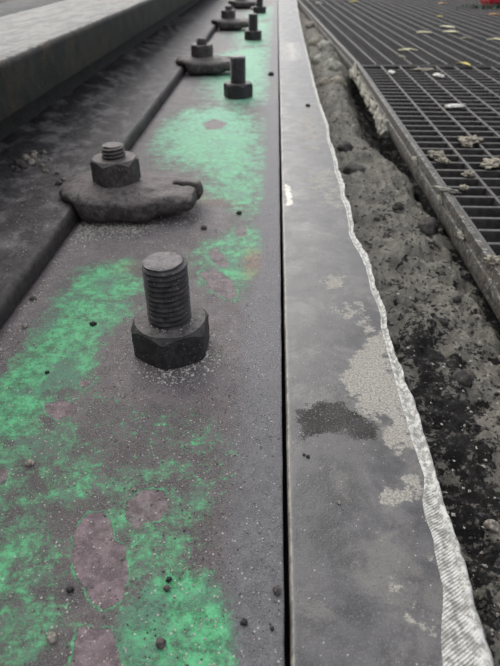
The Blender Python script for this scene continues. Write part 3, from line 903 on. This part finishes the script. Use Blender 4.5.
LF = [(424, 32.5, 13, 5, 0, MAT_LEAF, 'pale cream leaf, left of the pair of leaves on the farther grating'),
      (447, 27, 15, 5, -28, MAT_LEAF, 'pale leaf lying slanted, rear one of the overlapping pair on the grating'),
      (451, 32, 14, 6, -8, MAT_LEAF, 'bright pale leaf, front one of the overlapping pair on the grating'),
      (408, 49.5, 18, 4, 3, MAT_LEAF, 'long thin straw coloured leaf lying across the farther grating bars'),
      (464, 63.5, 16, 5, -38, MAT_LEAFY, 'yellow leaf curled on the grating, nearest yellow one'),
      (496, 39.5, 15, 4, -22, MAT_LEAF, 'pale leaf at the right edge of the photo'),
      (443, 3.5, 9, 4, 12, MAT_LEAFO, 'brownish orange leaf near the top edge of the photo'),
      (495, 14.5, 11, 4, 8, MAT_LEAFO, 'orange leaf below the red block at top right'),
      (440, 16.5, 5, 4, 0, MAT_LEAFY, 'tiny yellow leaf above the overlapping pair'),
      (465, 38, 11, 4, 5, MAT_LEAFB, 'dull olive leaf right of the overlapping pair'),
      (354, 1.5, 8, 4, 0, MAT_LEAFY, 'small yellow leaf at the top edge, farthest left on the grating'),
      (319, 3.0, 6, 4, 0, MAT_SCRAP, 'pale scrap on the corner of the farther grating by the mud trough')]
for k, (px, py, wpx, hpx, ang, mt, lb) in enumerate(LF):
    x, y, z = P(px, py, 0.003)
    s = math.hypot(x, y) / F * 1.03
    L = wpx * s * 0.92
    put('leaf' if mt is not MAT_SCRAP else 'paper_scrap', leaf_mesh('leaf', L, max(0.008, hpx * s * 0.95), 0.002, k), mt, (x, y, 0.0016), math.radians(ang * 1.6), lb, 'leaf' if mt is not MAT_SCRAP else 'scrap')
# pale chips and mud clods lying on the grating
CH = [(391.5, 73, 5, 4, .004, MAT_SCRAP, 'white chip on the end band of the nearer grating'),
      (439, 76, 6, 5, .004, MAT_SCRAP, 'white chip beside the joint of the two gratings'),
      (424, 70, 18, 4, .003, MAT_CLOD, 'long thin crust of mud along the joint between the two gratings'),
      (456, 106.5, 15, 4, .003, MAT_SCRAP, 'pale flat chip lying across the bars of the nearer grating'),
      (402, 57, 4, 3, .003, MAT_CLOD, 'small mud clod below the long straw leaf'),
      (470, 141, 18, 6, .006, MAT_CLOD, 'larger clod of dried mud on the long bar of the nearer grating'),
      (467.5, 146, 7, 3, .004, MAT_CLOD, 'small clod of dried mud just in front of the larger one'),
      (437, 156.5, 13, 6, .006, MAT_CLOD, 'ragged clod of dried mud beside the edge band of the nearer grating'),
      (443.5, 162, 8, 5, .005, MAT_CLOD, 'brown clod of mud in front of the ragged one at the edge band'),
      (492, 164.5, 20, 7, .006, MAT_CLOD, 'broad clod of dried mud at the right edge of the photo'),
      (468, 175.5, 8, 4, .005, MAT_CLOD, 'small pale clod of mud in the middle of the near bars'),
      (464, 189, 9, 3, .004, MAT_CLOD, 'thin smear of dried mud on a near cross bar'),
      (445, 191, 5, 9, .004, MAT_CEMENT, 'pale crust on the near corner of the edge frame'),
      (494, 263, 8, 7, .006, MAT_CLOD, 'clod of mud on the nearest visible stretch of the edge band')]
for k, (px, py, wpx, hpx, hh, mt, lb) in enumerate(CH):
    x, y, z = P(px, py, 0.001)
    s = math.hypot(math.hypot(x, y), H) / F
    put('mud_clod' if mt is not MAT_SCRAP else 'pale_chip', lump('mud_clod', wpx * s * .52, hpx * s * 1.1, hh * .55, k + 20, 4, 0.8, 2.2), mt, (x, y, 0.0012), 0.1 * k, lb, 'clod' if mt is not MAT_SCRAP else 'chip')

# clods and stones in the trough
dgv = bpy.context.evaluated_depsgraph_get()
from mathutils.bvhtree import BVHTree
trough_o = bpy.data.objects['mud_trough']
_tm = trough_o.data
tv = [v.co for v in _tm.vertices]; tp = [tuple(p.vertices) for p in _tm.polygons]
BV = BVHTree.FromPolygons(tv, tp)
def trough_z(x, y):
    h = BV.ray_cast(Vector((x, y, 0.1)), Vector((0, 0, -1)))
    return h[0].z if h[0] else -0.03
def on_trough(px, py):
    z = -0.022
    for _ in range(6):
        x, y, _z = P(px, py, z); z = trough_z(x, y)
    return x, y, z
TC = [(428, 229, 17, 14, MAT_DARKCLOD, 'dark lump of mud lying in the trough below the grating frame'),
      (325, 50, 12, 10, MAT_CEMENT, 'pale stone sticking up from the mud in the far trough'),
      (332, 70, 14, 12, MAT_CEMENT, 'largest pale lump in the far trough, near the frame corner'),
      (318, 62, 9, 8, MAT_CEMENT, 'small pale lump left of the largest one in the far trough'),
      (315, 45, 8, 7, MAT_CLOD, 'brown clod at the back of the far trough lumps'),
      (338, 85, 13, 10, MAT_CLOD, 'brown clod in front of the pale lumps in the far trough'),
      (324, 84, 8, 7, MAT_CLOD, 'small brown clod close to the steel strip edge'),
      (310, 28, 7, 6, MAT_CLOD, 'farthest clod in the trough, beside the frame'),
      (354, 172, 18, 12, MAT_DARKCLOD, 'rounded dark hump of mud beside the strip, lower of two'),
      (346, 150, 14, 10, MAT_DARKCLOD, 'rounded dark hump of mud beside the strip, upper of two'),
      (492, 527, 10, 10, MAT_PEBBLE, 'pale pebble in the black mud at the right edge'),
      (398, 208, 9, 6, MAT_DARKCLOD, 'small dark clod in the middle of the trough'),
      (442, 323, 8, 7, MAT_DARKCLOD, 'dark crumb in the trough, right of the pale dried patch'),
      (462, 378, 18, 9, MAT_DARKCLOD, 'flat dark flake of mud in the near trough'),
      (457, 300, 7, 6, MAT_DARKCLOD, 'small black crumb below the frame in the near trough')]
for k, (px, py, wpx, hpx, mt, lb) in enumerate(TC):
    x, y, z = on_trough(px, py)
    s = math.hypot(math.hypot(x, y), H - z) / F
    r_ = wpx * s * 0.5
    put('mud_clod' if mt in (MAT_CLOD, MAT_DARKCLOD) else 'stone', lump('trough_clod', r_, r_ * 1.3, hpx * s * 0.6, k + 50, 3, 0.45, 1.5), mt, (x, y, z - hpx * s * 0.15), 0.4 * k, lb, 'clod' if mt in (MAT_CLOD, MAT_DARKCLOD) else 'stone')

# pebbles lying on the plate
PB = [(160.5, 643, 9, MAT_DARKPEB, 'brown pebble on the green paint near the bottom edge'),
      (277, 590, 8, MAT_DARKPEB, 'brown pebble beside the seam, near the bottom right of the plate'),
      (167, 588, 6, MAT_DARKPEB, 'small dark crumb on green paint above the brown pebble'),
      (169, 579, 5, MAT_BLACK, 'tiny dark crumb touching the one above the brown pebble'),
      (70, 589, 6, MAT_BLACK, 'black crumb left of the large bare patch'),
      (52, 638, 8, MAT_PEBBLE, 'pale pebble at the lower left of the plate'),
      (244, 622, 6, MAT_BLACK, 'black crumb between the green paint and the seam'),
      (30, 463, 7, MAT_PEBBLE, 'pale round pebble on flecked green paint at the left'),
      (93, 324, 6, MAT_BLACK, 'dark crumb on the green band left of the big bolt'),
      (25, 326, 5, MAT_PEBBLE, 'pale pebble beside the near end of the rail foot'),
      (33, 299, 6, MAT_DARKPEB, 'brown pebble tucked against the rail foot'),
      (239, 213, 5, MAT_BLACK, 'black speck on pale green paint behind the big bolt'),
      (204, 228, 6, MAT_DARKPEB, 'dark crumb right of the nearest clamp'),
      (47, 372, 4, MAT_BLACK, 'black speck on the green band at the left'),
      (272, 628, 4, MAT_BLACK, 'small black speck by the seam below the brown pebble'),
      (134, 489, 4, MAT_PEBBLE, 'tiny pale pebble above the middle bare patch'),
      (271, 75, 5, MAT_BLACK, 'dark speck near the seam beside the second bolt')]
for k, (px, py, wpx, mt, lb) in enumerate(PB):
    x, y, z = P(px, py, 0.0006)
    s = math.hypot(math.hypot(x, y), H) / F
    r_ = wpx * s * 0.5
    put('pebble', lump('pebble', r_, r_ * 1.1, r_ * 0.9, k + 80, 2, 0.35, 1.3), mt, (x, y, 0.0), 0.7 * k, lb, 'pebble')
# specks on the strip
for k, (px, py, wpx, mt, lb) in enumerate([(308, 457, 4, MAT_BLACK, 'black speck on the grey strip below the dark stain'), (304, 455, 3, MAT_BLACK, 'tiny black speck left of another below the stain'),
                                           (339, 503, 4, MAT_PEBBLE, 'white speck on the middle of the grey strip'), (308, 106, 4, MAT_BLACK, 'dark speck on the far part of the grey strip')]):
    x, y, z = P(px, py, 0.0)
    s = math.hypot(math.hypot(x, y), H) / F
    put('speck', lump('speck', wpx * s * .5, wpx * s * .5, wpx * s * .4, k + 120, 2, 0.3), mt, (x, y, 0.0), 0, lb, 'speck')
# the little heap of pebbles on the rail foot
HP = [(20, 165, 9), (26, 160, 8), (33, 158, 7), (24, 168, 7), (31, 164, 8), (37, 161, 5), (18, 171, 6), (34, 154, 6), (44, 153, 5), (59, 184, 6), (64, 180, 5), (46, 172, 5), (12, 168, 4), (50, 160, 4), (42, 166, 4), (57, 174, 4)]
for k, (px, py, wpx) in enumerate(HP):
    z = 0.018
    for _ in range(5):
        x, y, _z = P(px, py, z); z = foot_z(x)
    s = math.hypot(math.hypot(x, y), H - z) / F
    r_ = wpx * s * 0.5
    put('pebble', lump('foot_pebble', r_, r_ * 1.1, r_ * 0.95, k + 140, 2, 0.35, 1.3), MAT_PEBBLE if k % 3 else MAT_DARKPEB, (x, y, z - 0.0004), k, ('small pale pebble' if k % 3 else 'small dark pebble') + (' heaped on the rail foot at the left edge of the photo' if k < 8 or k == 12 else ' strayed from the heap on the rail foot towards the nearest clamp'), 'pebble', 'scattered pebbles on the rail foot')

# ------------------------------------------------------------------ grit (uncountable)
def grit(name, pts, sizes, mat, label):
    n = len(pts)
    base = np.array([(1, 0, 0), (-1, 0, 0), (0, 1, 0), (0, -1, 0), (0, 0, 1), (0, 0, -0.4)], float)
    fc = np.array([(0, 2, 4), (2, 1, 4), (1, 3, 4), (3, 0, 4), (2, 0, 5), (1, 2, 5), (3, 1, 5), (0, 3, 5)])
    a = rng.uniform(0, 6.28, n)
    sc = sizes[:, None] * rng.uniform(0.6, 1.2, (n, 3))
    B = base[None] * (1 + rng.uniform(-0.25, 0.25, (n, 6, 3)))
    B = B * sc[:, None, :]
    ca, sa = np.cos(a)[:, None], np.sin(a)[:, None]
    Xr = B[:, :, 0] * ca - B[:, :, 1] * sa; Yr = B[:, :, 0] * sa + B[:, :, 1] * ca
    V = np.stack([Xr, Yr, B[:, :, 2] * 0.8], -1) + pts[:, None, :]
    Fc = fc[None] + (np.arange(n) * 6)[:, None, None]
    me = mesh_np(name, V.reshape(-1, 3), Fc.reshape(-1, 3), False)
    o = link(name, me, mat)
    return tag(o, label, 'grit', kind='stuff')
def blob(cx, cy, sx, sy, n):
    return np.stack([rng.normal(cx, sx, n), rng.normal(cy, sy, n)], 1)
def clean(p, x0, x1):
    k = (p[:, 0] > x0) & (p[:, 0] < x1)
    k &= np.hypot(p[:, 0] - B1[0], p[:, 1] - B1[1]) > 0.0195
    k &= p[:, 1] > 0.02
    return p[k]
# sand on the plate
y = 0.06 + 2.2 * rng.random(17000) ** 2.6
p = np.stack([rng.uniform(FOOT_X + 0.001, GAP_L - 0.001, 17000), y], 1)
p = np.concatenate([p, blob(B1[0], B1[1] - 0.002, 0.019, 0.019, 2600), blob(-0.120, 0.405, 0.028, 0.012, 3800), blob(-0.085, 0.41, 0.016, 0.016, 1500), blob(FOOT_X + 0.006, 0.3, 0.005, 0.12, 1200)])
for k in range(1, 3):
    p = np.concatenate([p, blob(B1[0], B1[1] + BS * k, 0.02, 0.03, 500), blob(-0.12, 0.405 + BS * k, 0.03, 0.02, 900)])
p = clean(p, FOOT_X + 0.0008, GAP_L - 0.0006)
pts = np.concatenate([p, np.zeros((len(p), 1))], 1)
sz = 0.00015 + 0.00042 * rng.random(len(p)) ** 3
grit('sand_grit', pts, sz, MAT_GRIT, 'pale sand and grit scattered over the green plate')
k = rng.random(len(pts)) < 0.45
q = pts[k] + rng.normal(0, 0.003, (k.sum(), 3)) * np.array([1, 1, 0])
q = q[(q[:, 0] > FOOT_X + .001) & (q[:, 0] < GAP_L - .001) & (np.hypot(q[:, 0] - B1[0], q[:, 1] - B1[1]) > 0.0195)]
grit('dark_grit', q, 0.00012 + 0.0004 * rng.random(len(q)) ** 3, MAT_DGRIT, 'dark crumbs scattered over the green plate')
# a few larger grains heaped in front of the nearest clamp
p = np.concatenate([blob(-0.125, 0.410, 0.022, 0.008, 900), blob(-0.150, 0.398, 0.007, 0.014, 300), blob(-0.074, 0.43, 0.010, 0.016, 300)])
q = blob(B1[0] + 0.001, B1[1] - 0.002, 0.017, 0.017, 1500)
rr = np.hypot(q[:, 0] - B1[0], q[:, 1] - B1[1])
p = np.concatenate([p, q[(rr > 0.0205) & (rr < 0.034)], blob(FOOT_X + 0.005, 0.28, 0.003, 0.08, 160)])
p = p[(p[:, 0] > FOOT_X + 0.002)]
grit('coarse_grit', np.concatenate([p, np.zeros((len(p), 1))], 1), 0.0004 + 0.0009 * rng.random(len(p)) ** 2, MAT_GRIT, 'coarse grit heaped before the nearest clamp and bolt')
# grit on the nut and foot
n = 420
a = rng.uniform(0, 6.28, n); r_ = 0.0118 + 0.006 * rng.random(n)
p = np.stack([B1[0] + r_ * np.cos(a), B1[1] + r_ * np.sin(a), np.full(n, 0.0199)], 1)
grit('nut_grit', p, 0.0003 + 0.0008 * rng.random(n) ** 3, MAT_GRIT, 'sand grains lying on the nut of the nearest bolt')
n = 5000
xx = FOOT_X - 0.008 - 0.06 * rng.random(n) ** 1.3; yy = 0.2 + 1.6 * rng.random(n) ** 2
p = np.stack([xx, yy, np.array([foot_z(v) for v in xx])], 1)
grit('foot_grit', p, 0.00015 + 0.0006 * rng.random(n) ** 4, MAT_GRIT, 'sand scattered over the rail foot')
# grit in the trough
n = 9000
xx = 0.062 + 0.09 * rng.random(n); yy = 0.06 + 1.8 * rng.random(n) ** 2.0
zz = np.array([trough_z(a_, b_) for a_, b_ in zip(xx, yy)])
p = np.stack([xx, yy, zz], 1)
grit('trough_dark_grit', p[:6500], 0.0003 + 0.0022 * rng.random(6500) ** 3, MAT_DGRIT, 'dark crumbs of mud scattered through the trough')
grit('trough_pale_grit', p[6500:], 0.0003 + 0.0012 * rng.random(2500) ** 3, MAT_GRIT, 'pale grit scattered through the trough')

# ------------------------------------------------------------------ beyond
x, y, z = P(484, 7, 0.0)
bm = bmesh.new(); bmesh.ops.create_cube(bm, size=1); bmesh.ops.scale(bm, vec=(0.30, 0.10, 0.09), verts=bm.verts)
bmesh.ops.bevel(bm, geom=bm.edges[:], offset=0.012, segments=3, affect='EDGES')
me = bpy.data.meshes.new('red_block'); bm.to_mesh(me); bm.free()
put('red_block', me, MAT_RED, (x + 0.155, y + 0.075, 0.048), math.radians(12), 'blurred red painted block at the top right corner', 'block')
# weeds in front of the red block
bm = bmesh.new()
for k in range(60):
    bx, by = rng.normal(0, 0.05), rng.normal(0, 0.02)
    h_ = 0.008 + 0.012 * rng.random(); a = rng.uniform(0, 6.28); w_ = 0.004
    d = Vector((math.cos(a), math.sin(a), 0)); s_ = Vector((-d.y, d.x, 0)) * w_
    p0 = Vector((bx, by, 0))
    q0 = [bm.verts.new(p0 - s_), bm.verts.new(p0 + s_), bm.verts.new(p0 + d * h_ * .5 + s_ * .8 + Vector((0, 0, h_ * .7))), bm.verts.new(p0 + d * h_ * .5 - s_ * .8 + Vector((0, 0, h_ * .7))), bm.verts.new(p0 + d * h_ + Vector((0, 0, h_ * .6)))]
    bm.faces.new(q0[:4]); bm.faces.new((q0[3], q0[2], q0[4]))
me = bpy.data.meshes.new('weeds'); bm.to_mesh(me); bm.free()
x, y, z = P(486, 8.5, 0.0)
put('low_weeds', me, MAT_WEED, (x, y, 0.001), 0.2, 'dark green low weeds in front of the red block', 'weeds').__setitem__('kind', 'stuff')
# concrete ledge beyond the rail
led = thing('concrete_ledge', 'grey concrete ledge running beyond the rail at top left', 'ledge')
extrude('ledge_body', [(-1.02, -0.1), (-1.02, 0.012), (-1.01, 0.018), (-0.80, 0.018), (-0.79, 0.012), (-0.79, -0.1)], Y0, 7.0, 1, MAT_CURB, led, 0.003, 8)
